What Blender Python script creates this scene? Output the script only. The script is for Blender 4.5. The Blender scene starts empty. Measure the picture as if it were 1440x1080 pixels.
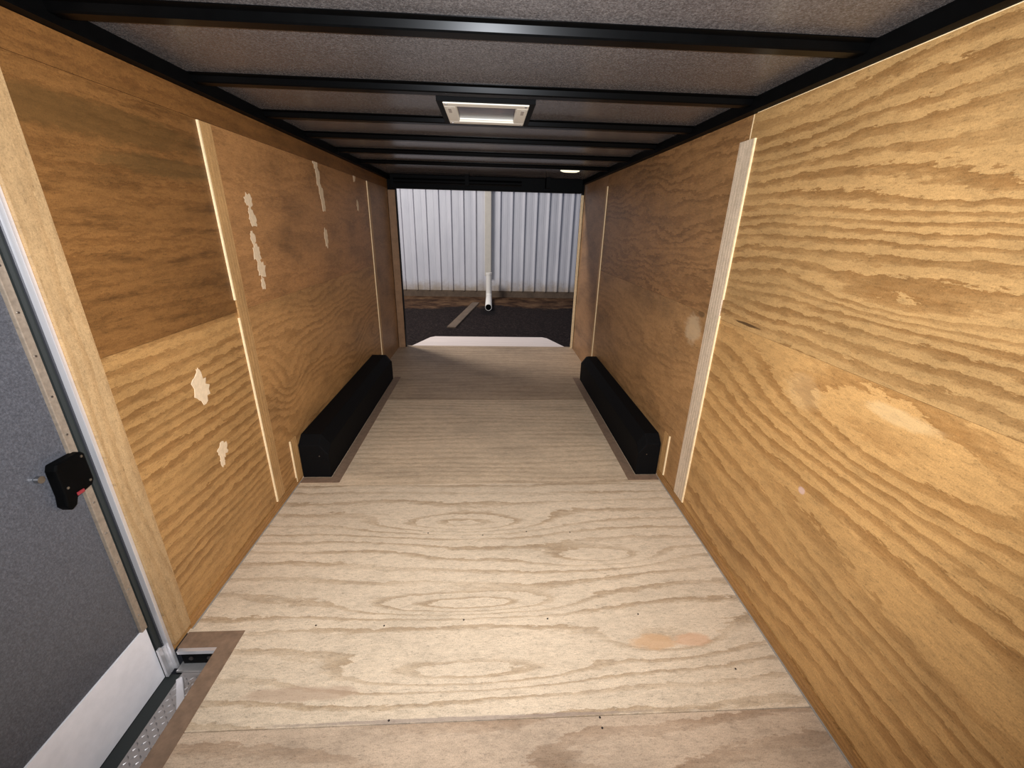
import bpy, bmesh, math, random
from mathutils import Vector, Matrix
random.seed(7)
C = bpy.context.scene.collection
SC = bpy.context.scene

# ------------------------------------------------------------------ camera, world, light, exposure
FPX, PITCH, YAW, ROLL = 585.72, 0.363093, 0.059605, 0.024846
CAMLOC = Vector((0.026, 0.0, 1.3785))
cy, sy, cp, sp = math.cos(YAW), math.sin(YAW), math.cos(PITCH), math.sin(PITCH)
fwd = Vector((sy*cp, cy*cp, -sp)); rt = Vector((cy, -sy, 0)); up = rt.cross(fwd)
cr, sr = math.cos(ROLL), math.sin(ROLL)
rt2 = rt*cr + up*sr; up2 = up*cr - rt*sr
cam = bpy.data.cameras.new('camera'); cam.sensor_width = 36; cam.sensor_fit = 'HORIZONTAL'
cam.lens = FPX/1440*36; cam.clip_start = 0.02; cam.clip_end = 200
camo = bpy.data.objects.new('camera', cam); C.objects.link(camo)
m = Matrix((rt2, up2, -fwd)).transposed().to_4x4(); m.translation = CAMLOC
camo.matrix_world = m
SC.camera = camo
SC.view_settings.view_transform = 'Standard'; SC.view_settings.look = 'None'
SC.view_settings.gamma = 1; SC.view_settings.use_curve_mapping = False
SC.view_settings.exposure = 0.75

w = bpy.data.worlds.new('night_sky'); SC.world = w; w.use_nodes = True
w.node_tree.nodes['Background'].inputs[0].default_value = (0.10, 0.12, 0.18, 1)
w.node_tree.nodes['Background'].inputs[1].default_value = 0.6

def lamp(name, kind, loc, energy, color, **kw):
    l = bpy.data.lights.new(name, kind); l.energy = energy; l.color = color
    for k, v in kw.items(): setattr(l, k, v)
    o = bpy.data.objects.new(name, l); C.objects.link(o); o.location = loc
    return o
def aim(o, target):
    o.rotation_euler = (Vector(target)-o.location).to_track_quat('-Z', 'Y').to_euler()
FLASH = 165
fl = lamp('phone_flash', 'SPOT', CAMLOC+Vector((0.0, 0.0, 0.03)), FLASH, (0.93, 0.97, 1.04),
          spot_size=math.radians(156), spot_blend=1.0, shadow_soft_size=0.02)
aim(fl, (0.05, 4.0, 0.8))
yard = lamp('yard_lamp', 'AREA', (-3.6, 6.9, 4.9), 215, (0.97, 0.94, 0.95), shape='DISK', size=1.6)
aim(yard, (0.3, 9.0, -0.3))

# ------------------------------------------------------------------ node helpers
def srgb(r, g, b):
    f = lambda c: (c/255/12.92) if c/255 <= 0.04045 else ((c/255+0.055)/1.055)**2.4
    return (f(r), f(g), f(b), 1)
class NT:
    def __init__(s, name):
        s.m = bpy.data.materials.new(name); s.m.use_nodes = True; s.t = s.m.node_tree
        s.b = s.t.nodes['Principled BSDF']
    def new(s, k): return s.t.nodes.new(k)
    def put(s, sock, v):
        if isinstance(v, bpy.types.NodeSocket): s.t.links.new(v, sock)
        else: sock.default_value = v
    def math(s, op, a, b=None, c=None, clamp=False):
        n = s.new('ShaderNodeMath'); n.operation = op; n.use_clamp = clamp
        s.put(n.inputs[0], a)
        if b is not None: s.put(n.inputs[1], b)
        if c is not None: s.put(n.inputs[2], c)
        return n.outputs[0]
    def coords(s):
        g = s.new('ShaderNodeTexCoord'); x = s.new('ShaderNodeSeparateXYZ')
        s.t.links.new(g.outputs['Object'], x.inputs[0]); return g.outputs['Object'], x.outputs[0], x.outputs[1], x.outputs[2]
    def comb(s, x, y, z):
        n = s.new('ShaderNodeCombineXYZ')
        for i, v in enumerate((x, y, z)): s.put(n.inputs[i], v)
        return n.outputs[0]
    def noise(s, vec, scale, detail=2, rough=0.5, dist=0.0):
        n = s.new('ShaderNodeTexNoise'); s.put(n.inputs['Vector'], vec); n.inputs['Scale'].default_value = scale
        n.inputs['Detail'].default_value = detail; n.inputs['Roughness'].default_value = rough; n.inputs['Distortion'].default_value = dist
        return n.outputs['Fac']
    def ramp(s, fac, stops):
        n = s.new('ShaderNodeValToRGB'); e = n.color_ramp.elements
        while len(e) < len(stops): e.new(0.5)
        for i, (p, c) in enumerate(stops):
            e[i].position = p; e[i].color = c if len(c) == 4 else (*c, 1)
        s.put(n.inputs[0], fac); return n.outputs[0]
    def mix(s, fac, a, b, mode='MIX'):
        n = s.new('ShaderNodeMix'); n.data_type = 'RGBA'; n.blend_type = mode
        s.put(n.inputs[0], fac); s.put(n.inputs[6], a); s.put(n.inputs[7], b); return n.outputs[2]
    def smooth(s, v, a, b):
        n = s.new('ShaderNodeMapRange'); n.interpolation_type = 'SMOOTHSTEP'
        s.put(n.inputs[0], v); n.inputs[1].default_value = a; n.inputs[2].default_value = b
        return n.outputs[0]
    def gauss(s, u, v, u0, v0, su, sv):
        a = s.math('POWER', s.math('ABSOLUTE', s.math('DIVIDE', s.math('SUBTRACT', u, u0), su)), 2)
        b = s.math('POWER', s.math('ABSOLUTE', s.math('DIVIDE', s.math('SUBTRACT', v, v0), sv)), 2)
        return s.math('EXPONENT', s.math('MULTIPLY', s.math('ADD', a, b), -1.0))

def plain(name, col, rough=0.5, metal=0.0, mottle=0.0, mscale=30, bump=0.0, bscale=200, coat=0.0, spec=0.5):
    n = NT(name); n.b.inputs['Specular IOR Level'].default_value = spec; n.b.inputs['Roughness'].default_value = rough; n.b.inputs['Metallic'].default_value = metal
    n.b.inputs['Coat Weight'].default_value = coat
    vec, x, y, z = n.coords()
    if mottle:
        f = n.noise(vec, mscale, 4, 0.65)
        d = tuple(c*(1-mottle) for c in col[:3])+(1,); l = tuple(min(1, c*(1+mottle)) for c in col[:3])+(1,)
        n.put(n.b.inputs['Base Color'], n.ramp(f, [(0.3, d), (0.7, l)]))
    else: n.b.inputs['Base Color'].default_value = col
    if bump:
        bn = n.new('ShaderNodeBump'); bn.inputs['Strength'].default_value = bump; bn.inputs['Distance'].default_value = 0.002
        n.put(bn.inputs['Height'], n.noise(vec, bscale, 3)); n.put(n.b.inputs['Normal'], bn.outputs[0])
    return n.m

def plywood(name, light, dark, grain, seed=0.0, spacing=0.05, warp=1.6, wu=1.3, wv=4.5, bumps=(), strength=0.8,
            jag=0.10, blotch=0.25, spots=(), rough=0.5, patches=(), darkspots=(), band=(0.50, 0.80, 0.93), streak=0.0):
    """rotary-cut veneer: contour lines of a smooth height field, drawn out along the grain"""
    n = NT(name); vec, x, y, z = n.coords()
    ax = {'x': x, 'y': y, 'z': z}; u, v = ax[grain[0]], ax[grain[1]]
    p = n.comb(n.math('MULTIPLY', u, wu), n.math('MULTIPLY', v, wv), seed)
    big = n.math('MULTIPLY', n.math('SUBTRACT', n.noise(p, 1.0, 2, 0.45), 0.5), warp*4)
    p2 = n.comb(n.math('MULTIPLY', u, 16.0), n.math('MULTIPLY', v, 60.0), seed+5)
    fine = n.math('MULTIPLY', n.math('SUBTRACT', n.noise(p2, 1.0, 4, 0.68), 0.5), jag*7)
    f = n.math('ADD', n.math('DIVIDE', v, spacing), big)
    f = n.math('ADD', f, fine)
    for (u0, v0, su, sv, amp) in bumps:
        f = n.math('ADD', f, n.math('MULTIPLY', n.gauss(u, v, u0, v0, su, sv), amp))
    fr = n.math('FRACT', f)
    rmp = n.ramp(fr, [(0.0, (0.05,)*3), (0.04, (0,)*3), (band[0], (0.10,)*3), (band[0]+0.06, (0.55,)*3), (band[1], (0.85,)*3), (0.965, (1,)*3), (0.998, (0.05,)*3)])
    # growth rings fade in and out
    p3 = n.comb(n.math('MULTIPLY', u, 1.6), n.math('MULTIPLY', v, 9.0), seed+11)
    fade = n.smooth(n.noise(p3, 1.0, 2), 0.30, 0.62)
    amt = n.math('MULTIPLY', rmp, n.math('MULTIPLY_ADD', fade, 0.65, 0.35))
    amt = n.math('MULTIPLY', amt, strength)
    p4 = n.comb(n.math('MULTIPLY', u, 14.0), n.math('MULTIPLY', v, 190.0), seed+17)
    fib = n.math('MULTIPLY', n.math('SUBTRACT', n.noise(p4, 1.0, 3, 0.7), 0.5), 0.5)
    amt = n.math('ADD', amt, fib, clamp=True)
    col = n.mix(amt, light, dark)
    # uneven stain
    bl = n.noise(n.comb(n.math('MULTIPLY', u, 2.2), n.math('MULTIPLY', v, 5.0), seed+23), 1.0, 4, 0.6)
    g = n.ramp(bl, [(0.28, (1-blotch,)*3), (0.52, (1,)*3), (0.75, (1+blotch*0.35,)*3)])
    col = n.mix(1.0, col, g, 'MULTIPLY')
    sp_ = n.noise(vec, 300, 3, 0.75)
    col = n.mix(1.0, col, n.ramp(sp_, [(0.30, (0.72,)*3), (0.50, (1,)*3), (0.72, (1.16,)*3)]), 'MULTIPLY')
    fk = n.noise(n.comb(n.math('MULTIPLY', u, 70.0), n.math('MULTIPLY', v, 210.0), seed+61), 1.0, 3, 0.75)
    col = n.mix(1.0, col, n.ramp(fk, [(0.30, (0.62,)*3), (0.43, (0.97,)*3), (0.60, (1.0,)*3), (0.74, (1.22,)*3)]), 'MULTIPLY')
    md = n.noise(n.comb(n.math('MULTIPLY', u, 22.0), n.math('MULTIPLY', v, 60.0), seed+71), 1.0, 4, 0.7)
    col = n.mix(1.0, col, n.ramp(md, [(0.34, (0.86,)*3), (0.5, (1.0,)*3), (0.68, (1.09,)*3)]), 'MULTIPLY')
    if streak:
        s4 = n.noise(n.comb(n.math('MULTIPLY', u, 3.5), n.math('MULTIPLY', v, 26.0), seed+31), 1.0, 4, 0.65)
        col = n.mix(n.math('MULTIPLY', n.smooth(s4, 0.52, 0.70), streak), col, tuple(c*0.28 for c in dark[:3])+(1,))
    for (u0, v0, su, sv, cc, k) in patches:
        gg = n.gauss(u, v, u0, v0, su, sv)
        ns = n.noise(n.comb(n.math('MULTIPLY', u, 18.0), n.math('MULTIPLY', v, 40.0), seed+41), 1.0, 4, 0.6)
        mk = n.smooth(n.math('ADD', gg, n.math('MULTIPLY', n.math('SUBTRACT', ns, 0.5), 0.8)), 0.38, 0.75)
        col = n.mix(n.math('MULTIPLY', mk, k), col, cc)
    n.put(n.b.inputs['Base Color'], col)
    n.b.inputs['Roughness'].default_value = rough; n.b.inputs['Specular IOR Level'].default_value = 0.3
    return n.m

# ------------------------------------------------------------------ mesh helpers
def obj(name, bm, mat, parent=None, smooth=False, bevel=0.0):
    bmesh.ops.recalc_face_normals(bm, faces=bm.faces)
    me = bpy.data.meshes.new(name); bm.to_mesh(me); bm.free()
    if mat: 
        for mm in (mat if isinstance(mat, (list, tuple)) else [mat]): me.materials.append(mm)
    if smooth:
        for p in me.polygons: p.use_smooth = True
    o = bpy.data.objects.new(name, me); C.objects.link(o)
    if parent is not None: o.parent = parent
    if bevel:
        b = o.modifiers.new('bevel', 'BEVEL'); b.width = bevel; b.segments = 2; b.limit_method = 'ANGLE'
    return o
def box(bm, x0, x1, y0, y1, z0, z1, mi=0):
    vs = [bm.verts.new((x, y, z)) for x in (x0, x1) for y in (y0, y1) for z in (z0, z1)]
    for f in ((0, 1, 3, 2), (4, 6, 7, 5), (0, 4, 5, 1), (2, 3, 7, 6), (0, 2, 6, 4), (1, 5, 7, 3)):
        fc = bm.faces.new([vs[i] for i in f]); fc.material_index = mi
def prism(bm, poly, axis, a, b):
    """poly: 2D points in the plane across `axis`, extruded from a to b"""
    def P(p, t):
        return {'x': (t, p[0], p[1]), 'y': (p[0], t, p[1]), 'z': (p[0], p[1], t)}[axis]
    A = [bm.verts.new(P(p, a)) for p in poly]; B = [bm.verts.new(P(p, b)) for p in poly]
    bm.faces.new(A); bm.faces.new(B[::-1])
    for i in range(len(poly)):
        j = (i+1) % len(poly); bm.faces.new((A[i], A[j], B[j], B[i]))
def cyl(bm, p0, p1, r0, r1=None, n=24, caps=True):
    p0, p1 = Vector(p0), Vector(p1); r1 = r0 if r1 is None else r1
    d = (p1-p0).normalized(); a = d.orthogonal().normalized(); b = d.cross(a)
    A = [bm.verts.new(p0+(a*math.cos(t)+b*math.sin(t))*r0) for t in [2*math.pi*i/n for i in range(n)]]
    B = [bm.verts.new(p1+(a*math.cos(t)+b*math.sin(t))*r1) for t in [2*math.pi*i/n for i in range(n)]]
    for i in range(n): bm.faces.new((A[i], A[(i+1) % n], B[(i+1) % n], B[i]))
    if caps: bm.faces.new(A[::-1]); bm.faces.new(B)
def tag(o, label, cat, group=None):
    o['label'] = label; o['category'] = cat
    if group: o['group'] = group
    return o
def thing(name, label, cat, loc=(0, 0, 0), group=None):
    o = bpy.data.objects.new(name, None); C.objects.link(o); o.location = loc; o.empty_display_size = 0.05
    return tag(o, label, cat, group)
def child(o, parent):
    """parent keeping world place (parent only translated)"""
    o.parent = parent; o.matrix_parent_inverse = Matrix.Translation(-parent.location); return o
def struct(o, label=None):
    o['kind'] = 'structure'
    if label: o['label'] = label
    return o

W = 1.04; ZT = 1.80; ZS = 1.845; YB = -1.6; YR = 4.85; GZ = -0.45

# ------------------------------------------------------------------ materials
FL_L, FL_D = srgb(219, 196, 166), srgb(167, 138, 104)
ST_L, ST_D = srgb(196, 150, 92), srgb(138, 92, 44)
M_floor1 = plywood('floor_plywood_near', FL_L, FL_D, 'xy', seed=1.3, spacing=0.075, warp=0.8, wu=0.9, wv=2.2, jag=0.10, blotch=0.12,
    bumps=[(-0.06, 1.215, 0.36, 0.05, 3.2), (-0.10, 1.68, 0.40, 0.07, 3.0), (-0.02, 0.95, 0.42, 0.055, 2.4), (0.66, 1.05, 0.25, 0.07, 1.8), (0.55, 1.45, 0.25, 0.06, 2.0)],
    patches=[(0.62, 1.035, 0.10, 0.038, srgb(206, 162, 118), 0.7), (0.76, 1.04, 0.09, 0.03, srgb(208, 160, 122), 0.65), (0.0, 0.812, 0.75, 0.008, srgb(140, 122, 112), 0.6), (-0.55, 0.90, 0.22, 0.03, srgb(176, 146, 120), 0.6)], strength=0.8, rough=0.55, band=(0.66, 0.86, 0.95))
M_floor0 = plywood('floor_plywood_front', srgb(200, 174, 146), srgb(154, 124, 96), 'xy', seed=3.1, spacing=0.07, warp=0.9, wu=0.9, wv=2.2, jag=0.10, blotch=0.3, strength=0.8,
    rough=0.55, bumps=[(0.1, 0.62, 0.45, 0.09, 2.0)], band=(0.6, 0.84, 0.95))
M_floor2 = plywood('floor_plywood_middle', srgb(219, 193, 160), srgb(180, 152, 120), 'xy', seed=7.7, spacing=0.06, warp=0.8, wu=0.9, wv=3, jag=0.1, blotch=0.2, strength=0.6, rough=0.6)
M_floor3 = plywood('floor_plywood_far', srgb(186, 160, 130), srgb(146, 118, 89), 'xy', seed=9.7, spacing=0.08, warp=0.8, wu=0.9, wv=3, jag=0.1, blotch=0.25, strength=0.5, rough=0.6)
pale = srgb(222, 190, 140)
dkb = srgb(70, 48, 26)
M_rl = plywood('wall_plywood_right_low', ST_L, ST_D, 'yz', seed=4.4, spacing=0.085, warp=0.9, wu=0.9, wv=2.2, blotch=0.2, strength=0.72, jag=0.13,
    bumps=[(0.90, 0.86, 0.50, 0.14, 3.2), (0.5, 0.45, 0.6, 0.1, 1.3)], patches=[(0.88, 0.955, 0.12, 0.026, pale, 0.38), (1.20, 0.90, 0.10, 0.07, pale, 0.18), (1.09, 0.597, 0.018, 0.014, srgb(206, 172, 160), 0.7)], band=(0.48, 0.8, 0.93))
M_ru = plywood('wall_plywood_right_high', srgb(180, 140, 88), srgb(128, 88, 46), 'yz', seed=8.2, spacing=0.040, warp=1.0, wu=1.1, wv=3.0, blotch=0.22, strength=0.85, jag=0.16,
    bumps=[(0.55, 1.455, 0.80, 0.075, 2.6), (1.02, 1.215, 0.30, 0.035, 1.5)], patches=[(1.57, 1.037, 0.11, 0.007, dkb, 0.9)], band=(0.46, 0.76, 0.92))
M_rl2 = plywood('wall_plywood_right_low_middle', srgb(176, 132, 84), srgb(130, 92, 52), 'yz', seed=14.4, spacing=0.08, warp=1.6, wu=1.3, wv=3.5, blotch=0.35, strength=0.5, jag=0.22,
    patches=[(1.99, 0.92, 0.10, 0.09, srgb(205, 178, 140), 0.55), (1.93, 1.005, 0.05, 0.02, dkb, 0.6)])  # pale patch past the batten is glossy sheen painted into the colour
M_ru2 = plywood('wall_plywood_right_high_middle', srgb(160, 117, 72), srgb(104, 68, 36), 'yz', seed=15.9, spacing=0.055, warp=1.7, wu=1.4, wv=4, blotch=0.35, strength=0.62, jag=0.24)
M_r3 = plywood('wall_plywood_right_rear', srgb(160, 120, 82), srgb(124, 88, 56), 'yz', seed=19.9, spacing=0.09, warp=1.6, wu=1.5, wv=4, blotch=0.4, strength=0.4, jag=0.3)
M_ll = plywood('wall_plywood_left_low', srgb(180, 136, 82), srgb(128, 86, 44), 'yz', seed=24.4, spacing=0.045, warp=0.9, wu=0.8, wv=2.5, blotch=0.2, strength=0.8, jag=0.14, band=(0.48, 0.78, 0.93))
M_lu = plywood('wall_plywood_left_high', srgb(129, 88, 46), srgb(93, 58, 26), 'yz', seed=27.1, spacing=0.040, warp=1.0, wu=1.2, wv=3.5, blotch=0.4, strength=0.5, jag=0.3, streak=0.45,
    patches=[(1.35, 1.62, 0.6, 0.06, srgb(82, 60, 30), 0.55), (1.6, 1.53, 0.35, 0.04, srgb(84, 64, 34), 0.5)])
M_lt = plywood('wall_plywood_left_top', srgb(128, 86, 44), srgb(93, 58, 28), 'yz', seed=29.1, spacing=0.04, warp=0.8, wu=1.2, wv=3.5, blotch=0.35, strength=0.5, jag=0.25)
M_ll2 = plywood('wall_plywood_left_low_middle', srgb(186, 138, 84), srgb(136, 94, 50), 'yz', seed=34.4, spacing=0.055, warp=1.8, wu=1.3, wv=3.2, blotch=0.25, strength=0.62, jag=0.18,
    bumps=[(2.15, 0.55, 0.18, 0.2, 3.0)])
M_lu2 = plywood('wall_plywood_left_high_middle', srgb(177, 127, 77), srgb(129, 87, 48), 'yz', seed=37.1, spacing=0.07, warp=1.4, wu=1.3, wv=4, blotch=0.38, strength=0.42, jag=0.32)
M_l3 = plywood('wall_plywood_left_rear', srgb(164, 124, 84), srgb(132, 94, 60), 'yz', seed=39.1, spacing=0.09, warp=1.5, wu=1.3, wv=4, blotch=0.35, strength=0.4, jag=0.3)
M_front = plywood('wall_plywood_front', ST_L, ST_D, 'xz', seed=44.0, spacing=0.05)
M_batten = plywood('raw_batten_wood', srgb(222, 198, 168), srgb(176, 148, 118), 'zy', seed=51.0, spacing=0.02, warp=0.5, wu=0.8, wv=5, strength=0.6, blotch=0.2)
M_battenL = plywood('stained_batten_wood', srgb(196, 152, 98), srgb(160, 116, 66), 'zy', seed=52.0, spacing=0.02, warp=0.5, wu=0.8, wv=5, strength=0.6, blotch=0.3)
M_edge = plain('raw_cut_edge_wood', srgb(244, 214, 166), 0.6, mottle=0.12, mscale=60)
M_post = plywood('door_casing_wood', srgb(184, 150, 106), srgb(156, 118, 74), 'zy', seed=57.0, spacing=0.035, warp=0.9, wu=1.2, wv=5, strength=0.5, blotch=0.2)
M_base = plywood('base_strip_wood', srgb(176, 128, 74), srgb(130, 90, 46), 'yz', seed=58.0, spacing=0.015, warp=0.5, strength=0.7)
M_filler = plain('pale_wood_filler', srgb(226, 198, 160), 0.7, mottle=0.10, mscale=50)
M_border = plain('brown_painted_edging', srgb(132, 106, 84), 0.6, mottle=0.22, mscale=30)
M_caulk = plain('grey_caulk', srgb(150, 142, 130), 0.7)
M_black = plain('black_steel', srgb(5, 5, 5), 0.55, spec=0.06, mottle=0.3, mscale=20)
M_bow = plain('black_enamel_steel', srgb(4, 4, 4), 0.3, spec=0.06, mottle=0.2, mscale=20)
M_liner = plain('black_textured_liner', srgb(7, 6, 6), 0.75, mottle=0.35, mscale=90, bump=0.4, bscale=400, spec=0.12)
M_screw = plain('zinc_screw', srgb(170, 170, 170), 0.3, 1.0)
M_nail = plain('dark_screw_head', srgb(60, 52, 48), 0.5, 0.5)
def skin_mat():
    n = NT('grey_roof_skin'); vec, x, y, z = n.coords()
    f = n.noise(vec, 190, 4, 0.85); g = n.noise(vec, 2.5, 2, 0.5)
    c = n.ramp(f, [(0.3, srgb(48, 44, 42)), (0.5, srgb(84, 79, 77)), (0.70, srgb(132, 126, 122))])
    c = n.mix(1.0, c, n.ramp(g, [(0.3, (0.86,)*3), (0.7, (1.08,)*3)]), 'MULTIPLY')
    n.put(n.b.inputs['Base Color'], c); n.b.inputs['Roughness'].default_value = 0.27; n.b.inputs['Metallic'].default_value = 0.0
    return n.m
M_skin = skin_mat()
def panel_mat():
    n = NT('charcoal_door_skin'); vec, x, y, z = n.coords()
    f = n.noise(vec, 200, 4, 0.85)
    c = n.ramp(f, [(0.3, srgb(56, 57, 61)), (0.5, srgb(79, 80, 85)), (0.74, srgb(106, 106, 111))])
    n.put(n.b.inputs['Base Color'], c); n.b.inputs['Roughness'].default_value = 0.45
    return n.m
M_door = panel_mat()
M_alu = plain('brushed_aluminium', srgb(190, 186, 182), 0.35, 0.75, mottle=0.12, mscale=40)
M_alub = plain('bright_aluminium', srgb(225, 222, 222), 0.35, 0.6)
M_kick = plain('white_sill_metal', srgb(238, 234, 234), 0.5, 0.0, mottle=0.05, mscale=25)
M_tan = plain('weathered_aluminium_edge', srgb(150, 134, 116), 0.45, 0.3, mottle=0.2, mscale=80)
M_rubber = plain('black_rubber', srgb(34, 38, 36), 0.6)
M_red = plain('red_plastic', srgb(140, 44, 50), 0.4)
M_vent = plain('ivory_plastic', srgb(226, 220, 204), 0.4)
M_ventg = plain('greyed_plastic', srgb(170, 160, 148), 0.5)
def smoked():
    n = NT('smoked_plastic_lid'); vec, x, y, z = n.coords()
    f = n.noise(vec, 14, 3, 0.6)
    n.put(n.b.inputs['Base Color'], n.ramp(f, [(0.4, srgb(46, 42, 54)), (0.7, srgb(110, 96, 98))]))
    n.b.inputs['Roughness'].default_value = 0.25; return n.m
M_lid = smoked()
def siding_mat():
    n = NT('white_steel_siding'); vec, x, y, z = n.coords()
    f = n.noise(n.comb(n.math('MULTIPLY', x, 6), y, n.math('MULTIPLY', z, 1.2)), 1.0, 4, 0.6)
    c = n.ramp(f, [(0.3, srgb(204, 202, 204)), (0.7, srgb(220, 217, 217))])
    h = n.math('ADD', z, n.math('MULTIPLY', n.noise(vec, 5, 4, 0.7), 0.5))
    c = n.mix(n.smooth(h, 0.32, -0.10), c, srgb(176, 160, 140))
    n.put(n.b.inputs['Base Color'], c); n.b.inputs['Roughness'].default_value = 0.45; return n.m
M_siding = siding_mat()
M_spout = plain('beige_downspout_paint', srgb(214, 204, 186), 0.5, mottle=0.05, mscale=8)
M_pvc = plain('white_pvc', srgb(244, 236, 222), 0.35)
M_hole = plain('pipe_inside', srgb(14, 13, 12), 0.9)
M_jamb = plain('brown_jamb_board', srgb(146, 110, 76), 0.6, mottle=0.2, mscale=12)
M_conc = plain('old_concrete', srgb(104, 86, 68), 0.9, mottle=0.25, mscale=6)
def ground_mat():
    n = NT('asphalt_and_dirt'); vec, x, y, z = n.coords()
    f = n.noise(vec, 30, 4, 0.75)
    asp = n.ramp(f, [(0.3, srgb(16, 11, 10)), (0.55, srgb(36, 27, 24)), (0.78, srgb(96, 82, 72))])
    g = n.noise(vec, 3.0, 5, 0.65)
    dirt = n.ramp(g, [(0.33, srgb(36, 22, 14)), (0.5, srgb(82, 58, 40)), (0.7, srgb(118, 90, 64))])
    e = n.math('ADD', y, n.math('MULTIPLY', n.math('SUBTRACT', n.noise(vec, 1.1, 4, 0.6), 0.5), 2.0))
    e = n.math('ADD', e, n.math('MULTIPLY', n.math('MULTIPLY', x, -0.22), n.smooth(x, 0.3, -0.3)))
    c = n.mix(n.smooth(e, 9.9, 10.15), asp, dirt)
    wet = n.gauss(x, y, 0.02, 9.4, 0.26, 0.6)
    wet = n.smooth(n.math('ADD', wet, n.math('MULTIPLY', n.math('SUBTRACT', g, 0.5), 0.9)), 0.4, 0.7)
    c = n.mix(n.math('MULTIPLY', wet, 0.85), c, srgb(20, 16, 15))
    n.put(n.b.inputs['Base Color'], c); n.b.inputs['Roughness'].default_value = 0.9; n.b.inputs['Specular IOR Level'].default_value = 0.1
    bn = n.new('ShaderNodeBump'); bn.inputs['Strength'].default_value = 0.6; bn.inputs['Distance'].default_value = 0.02
    n.put(bn.inputs['Height'], f); n.put(n.b.inputs['Normal'], bn.outputs[0])
    return n.m
M_ground = ground_mat()
def ramp_mat():
    n = NT('ramp_plywood_grey'); vec, x, y, z = n.coords()
    f = n.noise(n.comb(n.math('MULTIPLY', x, 2), n.math('MULTIPLY', y, 14), z), 1.0, 4, 0.6)
    n.put(n.b.inputs['Base Color'], n.ramp(f, [(0.3, srgb(222, 204, 190)), (0.7, srgb(240, 222, 208))])); n.b.inputs['Roughness'].default_value = 0.7
    return n.m
M_ramp = ramp_mat()
M_exterior = plain('charcoal_trailer_skin', srgb(48, 48, 52), 0.4)
def plate_mat():
    n = NT('diamond_plate'); n.b.inputs['Metallic'].default_value = 0.8; n.b.inputs['Roughness'].default_value = 0.33
    n.b.inputs['Base Color'].default_value = srgb(176, 170, 166); return n.m
M_plate = plate_mat()

# ------------------------------------------------------------------ outside ground, building, ramp
bm = bmesh.new(); box(bm, -14, 14, -6, 16, GZ-0.2, GZ); struct(obj('ground', bm, M_ground))

YW = 11.45
def siding():
    bm = bmesh.new(); prof = []; p = 0.311; x = -2.195-p*30
    while x < 12:
        prof += [(x-0.052, 0.0), (x-0.012, -0.042), (x+0.010, -0.048), (x+0.024, 0.0), (x+p*0.36, 0.0), (x+p*0.38, -0.005), (x+p*0.62, -0.005), (x+p*0.64, 0.0)]
        x += p
    z0, z1 = GZ+0.17, 4.4
    A = [bm.verts.new((a, YW+b, z0)) for a, b in prof]; B = [bm.verts.new((a, YW+b, z1)) for a, b in prof]
    for i in range(len(prof)-1): bm.faces.new((A[i], A[i+1], B[i+1], B[i]))
    C0 = [bm.verts.new((a, YW+0.12, z)) for a, z in ((prof[0][0], z0), (prof[-1][0], z0), (prof[-1][0], z1), (prof[0][0], z1))]
    bm.faces.new(C0); bm.faces.new([C0[0], C0[1]]+A[::-1]); bm.faces.new([C0[3], C0[2]]+B[::-1])
    return bm
bw = thing('metal_building', 'white ribbed steel building wall across the lot behind the open ramp', 'building', (0, YW, GZ))
child(obj('siding', siding(), M_siding), bw)
bm = bmesh.new(); box(bm, -11.5, 12, YW-0.02, YW+0.3, GZ-0.1, GZ+0.17); child(obj('concrete_footing', bm, M_conc), bw)

bm = bmesh.new(); box(bm, -0.090, 0.075, YW-0.125, YW-0.034, 0.13, 4.35)
child(obj('downspout', bm, M_spout, bevel=0.012), bw)
pp = thing('drain_pipe', 'short white plastic drain pipe with an open elbow at the foot of the downspout', 'pipe', (0.0, YW-0.2, GZ))
PY = YW-0.45
bm = bmesh.new(); cyl(bm, (0.02, PY, -0.28), (0.02, PY, 0.235), 0.074)
child(obj('pipe', bm, M_pvc), pp)
bm = bmesh.new(); cyl(bm, (0.02, PY, 0.19), (0.02, PY, 0.24), 0.081); child(obj('collar', bm, M_pvc), pp)
bm = bmesh.new()
path = []
for k in range(8):
    t = math.pi/2*k/7; path.append((Vector((0.02, PY-0.10*(1-math.cos(t)), -0.27-0.10*math.sin(t))), Vector((0, -math.sin(t), -math.cos(t)))))
path.append((Vector((0.012, 9.50, -0.372)), Vector((0, -1, 0))))
pr = []
for c, d in path:
    a = Vector((1, 0, 0)); b = d.cross(a)
    pr.append([bm.verts.new(c+(a*math.cos(q)+b*math.sin(q))*0.076) for q in [2*math.pi*i/24 for i in range(24)]])
for k in range(len(pr)-1):
    for i in range(24): bm.faces.new((pr[k][i], pr[k][(i+1) % 24], pr[k+1][(i+1) % 24], pr[k+1][i]))
cen = path[-1][0]
inner = [bm.verts.new(cen+(v.co-cen)*0.88) for v in pr[-1]]
for i in range(24): bm.faces.new((pr[-1][i], pr[-1][(i+1) % 24], inner[(i+1) % 24], inner[i]))
deep = [bm.verts.new(v.co+Vector((0, 0.25, 0))) for v in inner]
for i in range(24): bm.faces.new((inner[i], inner[(i+1) % 24], deep[(i+1) % 24], deep[i]))
bm.faces.new(deep)
el = obj('elbow', bm, [M_pvc, M_hole]); np_ = len(el.data.polygons)
for k, p in enumerate(el.data.polygons):
    p.material_index = 1 if k >= np_-25 else 0
    p.use_smooth = k < 24*8
child(el, pp)

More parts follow.
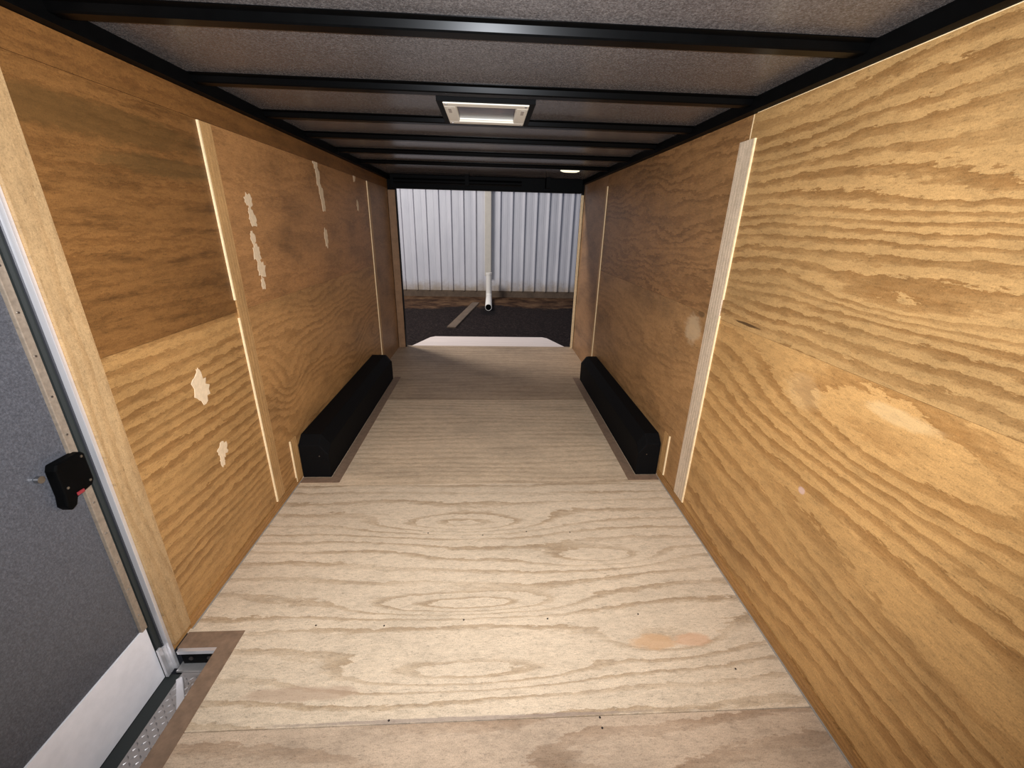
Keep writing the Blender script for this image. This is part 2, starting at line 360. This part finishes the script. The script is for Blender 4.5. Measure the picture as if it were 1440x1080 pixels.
# painted concrete strip on the lot
def strip(p, q, wd, z0, z1):
    bm = bmesh.new(); p, q = Vector(p), Vector(q); d = (q-p).normalized(); nn = Vector((-d.y, d.x))*wd/2
    prism(bm, [tuple(p+nn), tuple(p-nn), tuple(q-nn), tuple(q+nn)], 'z', z0, z1); return bm
tag(obj('concrete_curb', strip((-0.30, 10.45), (-0.68, 7.75), 0.17, GZ-0.02, GZ+0.03), M_conc, bevel=0.01),
    'narrow concrete curb strip lying on the dark asphalt, running away from the ramp', 'curb')

# rear ramp, folded down to the ground
rp = thing('ramp_door', 'pale plywood loading ramp folded down from the rear opening to the ground', 'ramp', (0.03, YR, 0))
def slab(x0, x1, ya, za, yb, zb, th, taper=0):
    bm = bmesh.new()
    t = Vector((0, yb-ya, zb-za)).normalized(); nrm = Vector((0, -t.z, t.y))
    pts = []
    for (y, z, xx) in ((ya, za, 0), (yb, zb, taper)):
        for x in (x0+xx, x1-xx):
            for k in (0, -th): pts.append(bm.verts.new(Vector((x, y, z))+nrm*k))
    for f in ((0, 1, 3, 2), (4, 6, 7, 5), (0, 4, 5, 1), (2, 3, 7, 6), (0, 2, 6, 4), (1, 5, 7, 3)): bm.faces.new([pts[i] for i in f])
    return bm
child(obj('ramp_deck', slab(-0.93, 0.985, YR+0.09, -0.02, 6.72, GZ+0.09, 0.05), M_ramp), rp)
child(obj('ramp_flap', slab(-0.93, 0.985, 6.735, GZ+0.085, 7.08, GZ+0.012, 0.012, 0.03), M_ramp), rp)
bm = bmesh.new(); cyl(bm, (-0.93, YR+0.07, -0.03), (0.985, YR+0.07, -0.03), 0.015); child(obj('hinge', bm, M_black), rp)

# ------------------------------------------------------------------ trailer shell
# floor sheets
bm = bmesh.new(); box(bm, -1.09, 1.09, YB, YR+0.05, -0.14, -0.10); fl_ = struct(obj('floor', bm, M_black))
def fsheet(x0, x1, y0, y1, mat):
    bm = bmesh.new(); box(bm, x0, x1, y0, y1, -0.02, 0.0); o = obj('plywood_sheet', bm, mat, fl_); return o
SY = 0.805
fsheet(-0.845, W, YB, SY-0.0015, M_floor0)
bm = bmesh.new()
prism(bm, [(-0.845, SY+0.0015), (W, SY+0.0015), (W, 2.02), (-W, 2.02), (-W, 1.125), (-0.845, 1.125)], 'z', -0.02, 0.0)
obj('plywood_sheet', bm, M_floor1, fl_)
fsheet(-W, W, 2.0215, 3.24, M_floor2); fsheet(-W, W, 3.2415, YR, M_floor3)
bm = bmesh.new(); box(bm, -0.955, 1.02, YR-0.03, YR+0.06, -0.05, 0.0015); obj('rear_sill', bm, M_floor3, fl_)
bm = bmesh.new()   # screw heads
for (x, y) in [(-0.266, 0.815), (0.364, 0.80), (0.364, 0.772), (-0.353, 1.131), (-0.064, 1.146), (0.25, 1.141), (-0.26, 1.62), (0.0, 1.60), (0.21, 1.62), (0.42, 1.61), (-0.6, 1.14), (0.6, 1.15), (0.86, 0.93)]:
    cyl(bm, (x, y, -0.003), (x, y, 0.0008), 0.0032, n=12)
obj('screw_head', bm, M_nail, fl_)['kind'] = 'stuff'

# step-well edging (L) and wheel-box edging
def trim(n, bm, mat, label=None): return struct(obj('trim_%d' % n, bm, mat), label)
bm = bmesh.new()
prism(bm, [(-0.842, YB), (-0.842, 1.127), (-1.035, 1.127), (-1.035, 1.066), (-0.903, 1.066), (-0.903, YB)], 'z', -0.022, 0.0015)
trim(1, bm, M_border, 'dark brown L shaped edging around the side door step')

# door step
st = thing('door_step', 'bright diamond plate step well sunk in the floor at the side door', 'step', (-0.98, 0.5, -0.1))
bm = bmesh.new(); box(bm, -1.012, -0.90, YB+0.05, 1.03, -0.078, -0.070)
yy = -0.3; k = 0
while yy < 1.02:                      # raised lozenges, alternating direction
    for j in range(6):
        xc = -1.002+j*0.017; a = math.radians(45 if (k+j) % 2 else -45)
        d = Vector((math.cos(a), math.sin(a), 0)); nn = Vector((-d.y, d.x, 0))
        c = Vector((xc, yy, -0.070)); P = [c+d*0.0085, c+nn*0.0028, c-d*0.0085, c-nn*0.0028]
        vs = [bm.verts.new(p) for p in P]; t = bm.verts.new(c+Vector((0, 0, 0.0022)))
        for i in range(4): bm.faces.new((vs[i], vs[(i+1) % 4], t))
    yy += 0.017; k += 1
child(obj('tread_plate', bm, M_plate), st)
bm = bmesh.new(); box(bm, -1.062, -1.013, YB+0.05, 1.03, -0.085, -0.076); child(obj('rubber_channel', bm, M_rubber), st)
bm = bmesh.new(); box(bm, -1.03, -0.904, 1.054, 1.066, -0.014, 0.0); child(obj('bright_lip', bm, M_alub), st)
bm = bmesh.new(); box(bm, -1.02, -0.904, 1.056, 1.064, -0.060, -0.0145); child(obj('slot', bm, M_black), st)
for x in (-0.99, -0.93):
    bm = bmesh.new(); cyl(bm, (x, 1.0555, -0.034), (x, 1.052, -0.034), 0.007, n=12); child(obj('slot_screw', bm, M_nail), st)
bm = bmesh.new(); box(bm, -1.03, -0.904, 1.030, 1.064, -0.069, -0.0605); child(obj('ledge', bm, M_alu), st)
bm = bmesh.new()
prism(bm, [(-1.010, 1.000), (-0.996, 1.012), (-0.935, 0.930), (-0.945, 0.905)], 'z', -0.068, -0.058); child(obj('folded_corner', bm, M_alub, bevel=0.002), st)
bm = bmesh.new(); box(bm, -0.915, -0.905, YB, 1.06, -0.10, -0.023); child(obj('riser', bm, M_black), st)

# walls: outer shell mesh, plywood panels as children
def wall(side, s, spans):
    bm = bmesh.new()
    for (y0, y1, z0, z1) in spans: box(bm, *sorted((s*(W+0.012), s*(W+0.05))), y0, y1, z0, z1)
    return struct(obj('wall_'+side, bm, M_exterior))
wl = wall('left', -1, [(1.04, YR, -0.14, ZS+0.03), (YB, 1.04, 1.86, ZS+0.03)])
wr = wall('right', 1, [(YB, YR, -0.14, ZS+0.03)])
def panel(par, s, y0, y1, z0, z1, mat, inset=0.0):
    bm = bmesh.new(); box(bm, *sorted((s*(W-inset), s*(W+0.0118))), y0+0.0004, y1-0.0004, z0+0.0004, z1-0.0004)
    return obj('plywood_panel', bm, mat, par)
for (y0, y1, z0, z1, m_, i_) in [(1.06, 1.86, 0, 1.01, M_ll, 0), (1.06, 1.86, 1.01, 1.715, M_lu, 0.0), (1.86, 4.07, 0, 1.01, M_ll2, 0), (1.86, 4.07, 1.01, 1.715, M_lu2, 0),
                             (4.07, YR, 0, 1.715, M_l3, 0), (1.06, YR, 1.715, ZT, M_lt, 0.002)]:
    panel(wl, -1, y0, y1, z0, z1, m_, i_)
# plywood over the side door
panel(wl, -1, YB, 1.06, 1.60, ZT, M_lt, 0.0)
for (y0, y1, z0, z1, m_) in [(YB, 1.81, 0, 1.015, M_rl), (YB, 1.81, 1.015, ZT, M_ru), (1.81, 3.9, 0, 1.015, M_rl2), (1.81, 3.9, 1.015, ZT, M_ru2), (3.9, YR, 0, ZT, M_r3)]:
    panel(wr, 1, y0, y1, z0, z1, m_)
bm = bmesh.new(); box(bm, W-0.0006, W+0.010, -0.3, 1.79, ZT-0.001, ZT+0.0025); obj('raw_top_edge', bm, M_edge, wr)
bm = bmesh.new(); box(bm, W-0.0008, W+0.010, 1.8075, 1.8125, 1.712, ZT-0.001); obj('raw_joint_edge', bm, M_edge, wr)
bm = bmesh.new(); box(bm, -1.09, 1.09, YB-0.04, YB, -0.14, ZS+0.03); struct(obj('wall_front', bm, M_front))
# rear frame: posts and header
bm = bmesh.new(); box(bm, -1.09, -0.955, YR, YR+0.06, -0.14, ZS+0.03); box(bm, 1.018, 1.09, YR, YR+0.06, -0.14, ZS+0.03)
struct(obj('wall_rear', bm, M_black))
bm = bmesh.new(); box(bm, -1.035, -0.962, YR-0.012, YR-0.001, 0.002, 1.70); trim(2, bm, M_jamb, 'brown plywood jamb strip at the left of the rear opening')
bm = bmesh.new(); box(bm, 1.010, 1.036, YR-0.012, YR-0.001, 0.002, 1.70); trim(3, bm, M_edge, 'narrow pale plywood jamb strip at the right of the rear opening')

# base strips
bm = bmesh.new(); box(bm, -W+0.0005, -W+0.006, 1.14, 2.09, 0.002, 0.045); struct(obj('baseboard_left', bm, M_base))
bm = bmesh.new(); box(bm, W-0.006, W-0.0005, YB, 2.09, 0.002, 0.045); struct(obj('baseboard_right', bm, M_base))
bm = bmesh.new(); box(bm, W-0.011, W-0.0065, YB, 2.09, 0.0, 0.003); trim(4, bm, M_caulk, 'grey caulk line where the floor meets the right wall')
bm = bmesh.new(); box(bm, -W+0.0065, -W+0.011, 1.14, 2.09, 0.0, 0.003); trim(5, bm, M_caulk, 'grey caulk line where the floor meets the left wall')

# battens over the panel joints
def batten(s, y0, y1, z0, z1, label, mat, th=0.007, raw=True, zsplit=None, grp='wall joint battens'):
    xm = s*W
    t = thing('wall_batten', label, 'batten', (xm, y0, z0), grp)
    bm = bmesh.new(); box(bm, *sorted((s*(W-th), s*(W-0.0005))), y0+0.004, y1, z0, z1); child(obj('face_board', bm, mat), t)
    if raw:
        bm = bmesh.new()
        for (a, b) in (zsplit or [(z0, z1)]): box(bm, *sorted((s*(W-th-0.0005), s*(W-0.0005))), y0-0.0035, y0+0.0035, a, b)
        child(obj('raw_edge', bm, M_edge), t)
    return t
batten(-1, 1.812, 1.885, 0.05, 1.712, 'long pale vertical batten on the left wall nearest the side door', M_battenL, zsplit=[(0.05, 0.985), (1.06, 1.712)])
batten(-1, 4.05, 4.115, 0.05, 1.712, 'vertical batten on the left wall near the rear opening', M_battenL)
batten(-1, 2.03, 2.095, 0.02, 0.27, 'short batten on the left wall in front of the black wheel box', M_battenL)
batten(1, 1.765, 1.865, 0.05, 1.712, 'long whitish vertical batten on the near right wall', M_batten, zsplit=[(0.05, 1.03), (1.10, 1.712)])
batten(1, 3.88, 3.93, 0.05, 1.712, 'thin vertical batten on the right wall near the rear opening', M_battenL)
batten(1, 2.02, 2.085, 0.05, 0.30, 'short batten on the right wall in front of the black wheel box', M_battenL)

# filler patches on the left wall: thin ragged smears
def smear(y, z, ry, rz, seed, n=22):
    rnd = random.Random(seed); bm = bmesh.new(); P = []
    for i in range(n):
        a = 2*math.pi*i/n; r = 1+rnd.uniform(-0.28, 0.22); P.append((y+ry*r*math.cos(a), z+rz*r*math.sin(a)))
    x1 = -W+0.0009+seed*0.00004
    A = [bm.verts.new((-W+0.0002, a, b)) for a, b in P]; B = [bm.verts.new((x1, y+(a-y)*0.97, z+(b-z)*0.97)) for a, b in P]; c = bm.verts.new((x1+0.0002, y, z))
    for i in range(n):
        j = (i+1) % n; bm.faces.new((A[i], A[j], B[j], B[i])); bm.faces.new((B[i], B[j], c))
    o = obj('filler_patch', bm, M_filler, wl); return o
for k, a in enumerate([(2.071, 1.458, 0.032, 0.030), (2.072, 1.405, 0.024, 0.022), (2.078, 1.372, 0.030, 0.028), (2.050, 1.30, 0.020, 0.030), (2.058, 1.235, 0.034, 0.045), (2.075, 1.16, 0.036, 0.042),
                       (2.065, 1.095, 0.018, 0.03), (2.918, 1.72, 0.035, 0.05), (2.935, 1.63, 0.035, 0.06), (2.96, 1.54, 0.035, 0.06), (2.97, 1.48, 0.03, 0.05), (2.945, 1.275, 0.03, 0.06),
                       (1.494, 0.785, 0.042, 0.055), (1.50, 0.835, 0.016, 0.03), (1.525, 0.512, 0.032, 0.032), (1.51, 0.47, 0.014, 0.025), (3.70, 1.715, 0.03, 0.05), (3.727, 1.50, 0.025, 0.04)]):
    smear(*a, seed=k+3)

# ------------------------------------------------------------------ roof
ce = bmesh.new(); box(ce, -1.09, 1.09, YB, YR+0.06, ZS, ZS+0.03); struct(obj('ceiling', ce, M_skin))
for i, s in enumerate((-1, 1)):
    bm = bmesh.new(); box(bm, *sorted((s*(W-0.035), s*(W+0.0118))), YB, YR, ZT+0.001, ZS-0.0005)
    trim(6+i, bm, M_black, 'black steel top rail along the %s wall' % ('left', 'right')[i])
def bow_bm(y):
    bm = bmesh.new(); zb, zt = ZS-0.026, ZS-0.0005
    prism(bm, [(y-0.042, zt), (y-0.042, zt-0.002), (y-0.026, zt-0.006), (y-0.021, zb+0.004), (y-0.018, zb), (y+0.018, zb), (y+0.021, zb+0.004), (y+0.026, zt-0.004), (y+0.042, zt-0.003), (y+0.042, zt)],
          'x', -W+0.036, W-0.036); return bm
bl = ['black roof crossbar nearest the camera at the top edge of the view', 'black roof crossbar just in front of the ivory roof vent', 'black roof crossbar just behind the ivory roof vent',
      'second black roof crossbar behind the ivory roof vent', 'third black roof crossbar behind the ivory roof vent', 'fourth black roof crossbar behind the ivory roof vent, before the rear header']
for y, lb in zip((1.290, 1.80, 2.295, 2.755, 3.27, 3.81), bl):
    tag(obj('roof_crossbar', bow_bm(y), M_bow), lb, 'crossbar', 'roof crossbars')
# rear header with spring tube
hd = thing('rear_header', 'black steel header beam over the rear opening', 'header', (0, YR, 1.71))
bm = bmesh.new(); box(bm, -0.99, 1.0, YR-0.10, YR+0.0, 1.712, ZS-0.001); child(obj('header_beam', bm, M_black, bevel=0.006), hd)
bm = bmesh.new(); cyl(bm, (-0.93, YR-0.19, 1.775), (0.35, YR-0.19, 1.775), 0.026); child(obj('spring_tube', bm, M_black), hd)
for x in (-0.2, 0.62):
    bm = bmesh.new(); box(bm, x-0.02, x+0.02, YR-0.225, YR-0.101, 1.745, ZS-0.001); child(obj('bracket', bm, M_black), hd)

# roof vent
vx, vy, zb = 0.012, 2.055, ZS-0.034
vt = thing('roof_vent', 'square ivory framed roof vent with a smoked lid in the dark ceiling', 'vent', (vx, vy, ZS))
def frame(bm, cx, cyy, ox, oy, ix, iy, z0, z1):
    box(bm, cx-ox, cx+ox, cyy-oy, cyy-iy, z0, z1); box(bm, cx-ox, cx+ox, cyy+iy, cyy+oy, z0, z1)
    box(bm, cx-ox, cx-ix, cyy-iy, cyy+iy, z0, z1); box(bm, cx+ix, cx+ox, cyy-iy, cyy+iy, z0, z1)
bm = bmesh.new(); frame(bm, vx, vy, 0.168, 0.172, 0.120, 0.125, zb, zb+0.008); child(obj('vent_frame', bm, M_vent, bevel=0.004), vt)
bm = bmesh.new(); frame(bm, vx, vy, 0.126, 0.131, 0.119, 0.124, zb+0.008, ZS-0.004); child(obj('vent_throat', bm, M_vent), vt)
bm = bmesh.new(); box(bm, vx-0.1185, vx+0.1185, vy-0.1235, vy+0.1235, zb+0.014, zb+0.018); child(obj('vent_lid', bm, M_lid), vt)
bm = bmesh.new(); frame(bm, vx, vy, 0.19, 0.188, 0.127, 0.132, ZS-0.030, ZS-0.001); child(obj('curb_trim', bm, M_black), vt)
for sx in (-1, 1):
    bm = bmesh.new(); box(bm, vx+sx*0.147-0.006, vx+sx*0.147+0.006, vy-0.10, vy-0.03, zb-0.0008, zb+0.001); child(obj('latch_groove', bm, M_ventg), vt)
for sx in (-1, 1):
    for sy_ in (-1, 1):
        bm = bmesh.new(); cyl(bm, (vx+sx*0.155, vy+sy_*0.158, zb-0.002), (vx+sx*0.155, vy+sy_*0.158, zb+0.001), 0.005, n=10); child(obj('vent_screw', bm, M_screw), vt)

# dome light
dl = thing('dome_light', 'small oval cream dome light on the rear ceiling at the right', 'lamp', (0.71, 3.93, ZS))
def disc(rx, ry, z0, z1, top=0.7):
    bm = bmesh.new(); n = 28; rings = []
    for (t, zz) in ((1, z1), (1, z0+(z1-z0)*0.4), (top, z0)):
        rings.append([bm.verts.new((0.71+rx*t*math.cos(2*math.pi*i/n), 3.93+ry*t*math.sin(2*math.pi*i/n), zz)) for i in range(n)])
    for a, b in zip(rings, rings[1:]):
        for i in range(n): bm.faces.new((a[i], a[(i+1) % n], b[(i+1) % n], b[i]))
    bm.faces.new(rings[0]); bm.faces.new(rings[-1]); return bm
child(obj('light_base', disc(0.10, 0.045, ZS-0.010, ZS-0.001, 0.95), M_ventg), dl)
lens = NT('frosted_lens'); lens.b.inputs['Base Color'].default_value = srgb(240, 232, 205)
lens.b.inputs['Emission Color'].default_value = srgb(255, 244, 214); lens.b.inputs['Emission Strength'].default_value = 0.6
child(obj('light_lens', disc(0.082, 0.035, ZS-0.030, ZS-0.0101), lens.m), dl)

# ------------------------------------------------------------------ wheel boxes
def wheel_box(s, xin, y0, y1, label):
    t = thing('wheel_box', label, 'wheel box', (s*W, y0, 0))
    xo = s*(W-0.007) if True else s*W; xi = xin; h = 0.252; cx = s*0.045; cz = 0.062
    bm = bmesh.new()
    # body with chamfered inner top edge and chamfered ends
    def ring(y, hh, inn): return [(xo, y, 0.001), (xo, y, hh), (xi+cx+inn*s*0.0, y, hh), (xi, y, hh-cz), (xi, y, 0.001)]
    secs = [(y0, h-0.045), (y0+0.055, h), (y1-0.055, h), (y1, h-0.02)]
    rr = []
    for (y, hh) in secs: rr.append([bm.verts.new(p) for p in ring(y, hh, 0)])
    for a, b in zip(rr, rr[1:]):
        for i in range(5): bm.faces.new((a[i], a[(i+1) % 5], b[(i+1) % 5], b[i]))
    bm.faces.new(rr[0]); bm.faces.new(rr[-1][::-1])
    child(obj('box_body', bm, M_liner, bevel=0.003), t)
    sc = [(xi+s*0.05, y0-0.0015, 0.14)]
    for p in sc:
        bm = bmesh.new(); cyl(bm, p, (p[0], p[1]+0.003, p[2]), 0.003, n=10); child(obj('screw', bm, M_screw), t)
    return t
wheel_box(-1, -0.875, 2.10, 3.75, 'long black wheel box on the floor along the left wall')
wheel_box(1, 0.905, 2.10, 3.75, 'long black wheel box on the floor along the right wall')
bm = bmesh.new(); box(bm, -0.873, -0.815, 2.045, 3.80, 0.0, 0.0025); box(bm, -1.033, -0.8731, 2.045, 2.097, 0.0, 0.0025); trim(8, bm, M_border, 'brown edging on the floor around the left wheel box')
bm = bmesh.new(); box(bm, 0.845, 0.903, 2.045, 3.80, 0.0, 0.0025); box(bm, 0.9031, 1.033, 2.045, 2.097, 0.0, 0.0025); trim(9, bm, M_border, 'brown edging on the floor around the right wheel box')

# ------------------------------------------------------------------ side door
XD = -1.068
dr = thing('door_1', 'charcoal side door with black inside latch, closed in the left wall', 'door', (XD, 0.5, -0.07)); dr['kind'] = 'structure'
bm = bmesh.new(); box(bm, XD-0.035, XD, YB+0.1, 1.003, 0.155, 1.86); child(obj('door_skin', bm, M_door), dr)
bm = bmesh.new(); box(bm, XD-0.035, XD+0.004, YB+0.1, 1.022, -0.075, 0.154); child(obj('kick_plate', bm, M_kick), dr)
bm = bmesh.new(); box(bm, XD-0.03, XD+0.010, 1.003, 1.024, 0.154, 1.86); child(obj('edge_channel', bm, M_tan, bevel=0.002), dr)
bm = bmesh.new()
for k in range(14):
    z = 0.22+k*0.105; cyl(bm, (XD+0.010, 1.012, z), (XD+0.012, 1.012, z), 0.0028, n=10)
child(obj('rivet_row', bm, M_screw), dr)
# aluminium door frame: black gasket gap and bright flange against the casing
df = thing('door_frame', 'aluminium frame with a dark gasket around the charcoal side door', 'door frame', (-W, 1.04, 0))
bm = bmesh.new(); box(bm, XD-0.03, XD+0.012, 1.0265, 1.044, -0.08, 1.80); child(obj('gasket', bm, M_rubber), df)
bm = bmesh.new(); box(bm, XD-0.03, -W+0.004, 1.0445, 1.056, -0.068, 1.80); child(obj('flange', bm, M_alub, bevel=0.001), df)
bm = bmesh.new(); box(bm, XD+0.013, XD+0.022, 1.016, 1.029, -0.068, 0.055); box(bm, XD+0.013, XD+0.022, 1.031, 1.044, -0.068, 0.045); child(obj('bright_foot', bm, M_alub, bevel=0.001), df)
bm = bmesh.new(); box(bm, -W-0.005, -W+0.012, 1.0565, 1.137, 0.03, 1.78)
tag(obj('door_casing', bm, M_post), 'pale wooden casing board standing beside the side door frame', 'casing')
# latch on the door
lt = thing('door_latch', 'black latch housing with a red tab on the charcoal side door', 'latch', (XD, 0.97, 0.73)); 
def latch():
    bm = bmesh.new(); x0, x1 = XD+0.0005, XD+0.028
    prism(bm, [(0.945, 0.800), (1.012, 0.800), (1.020, 0.792), (1.020, 0.712), (1.012, 0.700), (0.966, 0.692), (0.958, 0.674), (0.942, 0.668), (0.932, 0.684), (0.937, 0.712), (0.938, 0.785)], 'x', x0, x1)
    return bm
lt2 = obj('latch_housing', latch(), M_rubber if False else M_black, bevel=0.004); child(lt2, lt)
bm = bmesh.new(); box(bm, XD+0.028, XD+0.031, 0.964, 0.984, 0.697, 0.706); child(obj('red_tab', bm, M_red, bevel=0.001), lt)
bm = bmesh.new(); cyl(bm, (XD+0.001, 0.918, 0.776), (XD+0.012, 0.918, 0.776), 0.009, n=16); child(obj('lock_button', bm, M_screw), lt)
for (y, z) in ((1.008, 0.788), (1.008, 0.716), (0.95, 0.73)):
    bm = bmesh.new(); cyl(bm, (XD+0.028, y, z), (XD+0.0295, y, z), 0.0035, n=10); child(obj('latch_screw', bm, M_screw), lt)
